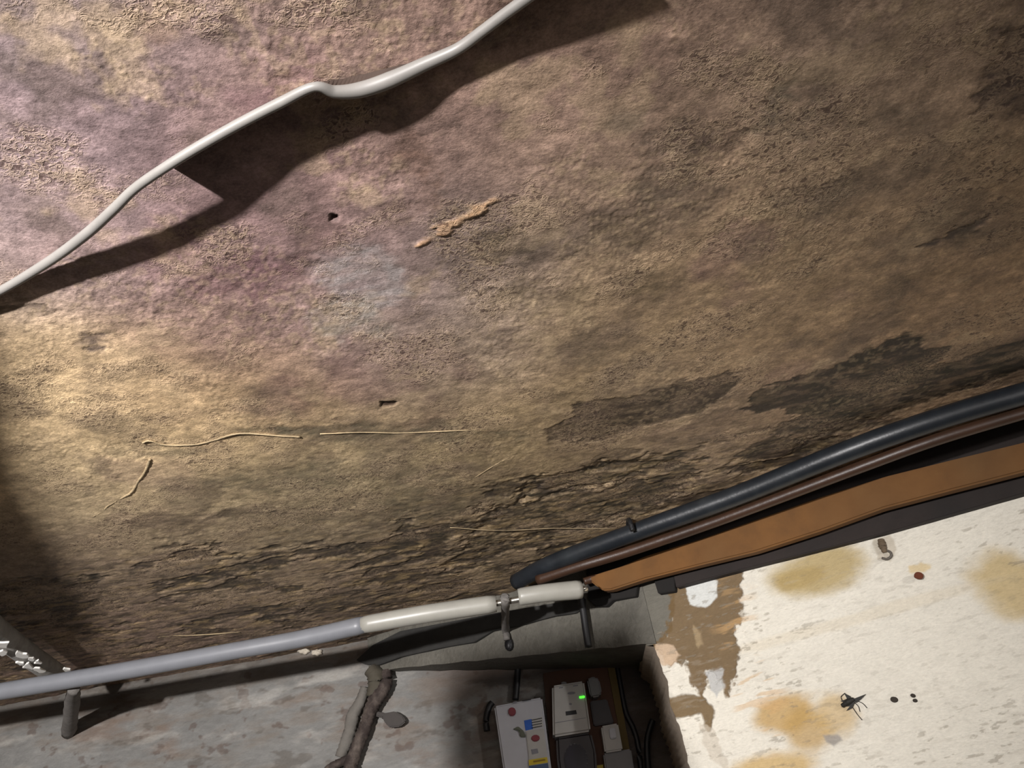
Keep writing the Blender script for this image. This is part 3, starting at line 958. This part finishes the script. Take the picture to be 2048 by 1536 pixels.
lbl([(1062, 1499), (1075, 1497), (1077, 1506), (1064, 1509)], M_ink2, 'grey_mark', root, T + .0062)
lbl([(1057, 1520), (1094, 1514), (1096, 1525), (1058, 1531)], M_yel, 'yellow_strip', root, T + .0062)
lbl([(1066, 1521.5), (1090, 1518), (1091, 1521), (1067, 1525)], mat_plain('dull_yellow', (140, 112, 10), .6), 'strip_text', root, T + .0072)
lbl([(1058, 1532), (1096, 1526), (1100, 1556), (1062, 1562)], M_blue2, 'blue_strip', root, T + .0062)

# electricity meter
root = thing('electricity_meter', 'white electricity meter with a green light on the wooden board', 'meter', NICHE.at(1145, 1440))
T2 = .085
obj('case', slab_bm([(1104, 1371), (1168, 1361), (1182, 1462), (1106, 1474)], NICHE, T2, .066, .006, 3), M_white2, root)
obj('terminal_cover', slab_bm([(1112, 1474), (1182, 1463), (1192, 1500), (1196, 1560), (1180, 1590), (1140, 1598), (1122, 1570), (1114, 1520)], NICHE, T2 - .02, .045, .008, 3), M_purple, root, label='dark rounded lower cover')
bm = slab_bm(oval(1152, 1520, 24, 34, 20, -.1), NICHE, T2 - .014, .008, .003)
obj('round_window', bm, mat_plain('dark_glass', (34, 32, 44), .2), root)
lbl([(1131, 1423), (1152, 1420), (1154, 1428), (1132, 1431)], M_ink, 'display', root, T2 + .0012)
obj('indicator_light', slab_bm([(1159, 1393), (1169, 1391.5), (1169.5, 1395), (1159.5, 1396.5)], NICHE, T2 + .002, .0015, 0), M_led, root, label='lit green indicator')
lbl(oval(1143, 1386, 8, 2.6, 12, -.1), M_ink2, 'printed_mark', root, T2 + .0012)
lbl(oval(1141, 1408, 3, 2, 10), M_ink2, 'printed_mark', root, T2 + .0012)
lbl([(1118, 1375), (1126, 1373.6), (1126, 1375.6), (1118, 1377)], M_ink2, 'printed_mark', root, T2 + .0012)
lbl([(1146, 1371), (1156, 1369.5), (1156, 1371.5), (1146, 1373)], M_ink2, 'printed_mark', root, T2 + .0012)
lbl([(1110, 1445), (1172, 1435), (1172, 1436), (1110, 1446.2)], M_ink2, 'cover_seam', root, T2 + .0012)
obj('cover_screw', slab_bm(oval(1128, 1366, 6, 3, 10), NICHE, T2 - .01, .01, .002), M_greyp, root)
# rounded fuse carrier beside it
obj('fuse_carrier', slab_bm([(1174, 1359), (1180, 1354), (1192, 1353), (1199, 1360), (1204, 1384), (1200, 1392), (1184, 1395), (1180, 1390)], NICHE, .065, .047, .007, 3), M_greyp,
    label='small rounded grey plastic carrier at the meter\'s upper right corner', cat='fuse carrier')
# isolator switch
root = thing('isolator_switch', 'small pale isolator switch at the right edge of the board', 'switch', NICHE.at(1222, 1475))
obj('case', slab_bm([(1202, 1452), (1236, 1446), (1246, 1500), (1210, 1506)], NICHE, .062, .040, .004), M_white2, root)
obj('rocker', slab_bm([(1218, 1457), (1230, 1455), (1233, 1476), (1221, 1478)], NICHE, .070, .010, .002), M_white, root, label='white rocker')
obj('terminal_cover', slab_bm([(1206, 1507), (1262, 1497), (1272, 1560), (1282, 1640), (1228, 1650)], NICHE, .050, .028, .004), M_greyp, root, label='wide grey lower cover')

# black cables
def cab(pts, r, plane, off, name, lab, mat=M_black, cat='cable'):
    return obj(name, tube_bm([plane.at(x, y, o) for (x, y), o in zip(pts, off if isinstance(off, list) else [off] * len(pts))], r, 10), mat, None, True, label=lab, cat=cat)


cab([(1234, 1332), (1241, 1370), (1252, 1425), (1266, 1455), (1276, 1490), (1284, 1560), (1292, 1660)], .0075, NICHE, .014, 'supply_cable', 'black cable running down just right of the meter board')
cab([(1306, 1440), (1300, 1456), (1294, 1490), (1298, 1560), (1304, 1660)], .0085, NICHE, .014, 'supply_cable', 'rightmost black cable hanging at the niche corner')
cab([(1160, 1190), (1166, 1220), (1171, 1255), (1177, 1294)], .0095, LINT, .034, 'supply_cable', 'black cable crossing the face of the grey lintel')
cab([(1036, 1336), (1034, 1365), (1031, 1400)], .0095, NICHE, .022, 'supply_cable', 'short thick black cable entering the fuse box top')
cab([(985, 1405), (978, 1415), (972, 1440), (974, 1462)], .009, NICHE, .010, 'supply_cable', 'black cable stub at the fuse box left side')

# ------------------------------------------------------------------ small things on the cream wall
M_rustn = mat_plain('rusty_nail', (96, 46, 24), .8, .2)
p = RIGHT.at(1838, 1150)
root = thing('rusty_nail', 'rusty nail stump sticking out of the cream wall', 'nail', p)
obj('shank', tube_bm([p, p + RIGHT.n * .02 + Vector((0, 0, -.004))], .0045, 8, wob=.3), M_rustn, root, True)
obj('head', slab_bm(oval(1837, 1151, 9, 8, 9, 0, .3, 2), RIGHT, .022, .005, .001), M_rustn, root)
root = thing('wall_plug', 'grey-brown fixing plug with a hanging curl under the dark shade plate', 'wall plug', RIGHT.at(1768, 1098))
obj('plug_body', tube_bm([RIGHT.at(1762, 1080, .006), RIGHT.at(1765, 1092, .010), RIGHT.at(1770, 1105, .008)], [.007, .009, .005], 10, wob=.3), mat_plaster('plug_plaster', (112, 96, 76), (70, 60, 48), 90, .6), root, True)
obj('curl', tube_bm([RIGHT.at(1770, 1100, .008), RIGHT.at(1780, 1104, .010), RIGHT.at(1782, 1112, .010), RIGHT.at(1774, 1118, .008), RIGHT.at(1764, 1116, .006)], .0028, 8), mat_plain('curl_wire', (90, 84, 76), .6), root, True)
root = thing('dead_moth', 'black winged insect clinging to the cream wall', 'insect', RIGHT.at(1700, 1405))
MI = mat_plain('insect_black', (26, 24, 20), .7)
obj('body', tube_bm([RIGHT.at(1684, 1412, .006), RIGHT.at(1696, 1404, .009), RIGHT.at(1708, 1398, .008)], [.004, .0065, .004], 10, wob=.2), MI, root, True)
for q in ([(1680, 1402), (1700, 1396), (1712, 1400), (1704, 1416), (1692, 1422), (1700, 1412), (1682, 1414), (1690, 1406)], [(1706, 1398), (1732, 1388), (1722, 1398), (1712, 1406)], [(1688, 1386), (1700, 1392), (1706, 1400), (1694, 1398)]):
    obj('wing', slab_bm(q, RIGHT, .008, .002, 0), MI, root)
for q in ([(1704, 1402), (1716, 1412), (1720, 1424)], [(1708, 1400), (1724, 1406), (1734, 1416)], [(1702, 1410), (1714, 1428), (1724, 1440)], [(1686, 1404), (1682, 1394), (1690, 1386)]):
    obj('leg', tube_bm([RIGHT.at(x, y, .004) for x, y in q], .0008, 6), MI, root, True)
for k, (x, y, rx, ry, lab) in enumerate([(1788, 1399, 8, 6, 'black oval dropping on the cream wall, nearest the dead insect'), (1826, 1391, 6, 4, 'upper of two small dark specks farther right of the insect'),
                                         (1830, 1401, 5, 4, 'lower of two small dark specks farther right of the insect')]):
    obj('speck', slab_bm(oval(x, y, rx, ry, 10, .2, .2, k), RIGHT, .005, .006, .001, 1), mat_plain('speck_black', (44, 36, 28), .8), None, label=lab, cat='speck', group='dark specks on the cream wall')

# ------------------------------------------------------------------ shelf board added out of view, shaped to throw the shade at far left
def shade_pt(px, py, h):
    S = CEIL.at(px, py)
    k = (CAMZ + h - LAMP.z) / (S.z - LAMP.z)
    return LAMP + (S - LAMP) * k


hs_ = .42
edge_ = [shade_pt(x, y, hs_) for x, y in [(-40, 560), (15, 720), (50, 880), (100, 1040), (170, 1180), (215, 1290)]]
bm = bmesh.new()
back = [Vector((-2.2, e.y, e.z)) for e in (edge_[0], edge_[-1])]
top_ = [bm.verts.new(e) for e in edge_] + [bm.verts.new(back[1]), bm.verts.new(back[0])]
f = bm.faces.new(top_)
r = bmesh.ops.extrude_face_region(bm, geom=[f])
for v in [g for g in r['geom'] if isinstance(g, bmesh.types.BMVert)]:
    v.co.z += .03
obj('shade_blocker', bm, mat_plain('blocker_wood', (120, 92, 64), .7), None, label='plain wooden shelf added out of view to shade the far left', cat='blocker')

# tall cupboard added out of view, left of the camera: it keeps the torch off the meter niche
bm = bmesh.new()
bmesh.ops.create_cube(bm, size=1)
for v in bm.verts:
    v.co = Vector((-.572 + v.co.x * .215, .22 + v.co.y * .22, (CAMZ + .27) / 2 + v.co.z * (CAMZ + .27)))
bmesh.ops.bevel(bm, geom=bm.edges[:], offset=.004, segments=2, affect='EDGES')
occ = thing('niche_blocker', 'tall plain cupboard added out of view to shade the meter niche', 'occluder', (-.57, .22, 0))
obj('blocker_body', bm, mat_plain('niche_blocker_paint', (96, 88, 78), .6), occ)
bm = bmesh.new()
bmesh.ops.create_cube(bm, size=1)
for v in bm.verts:
    v.co = Vector((-.458 + v.co.x * .012, .22 + v.co.y * .2, .9 + v.co.z * 1.5))
obj('blocker_panel', bm, mat_plain('blocker_panel_paint', (106, 98, 88), .6), occ)
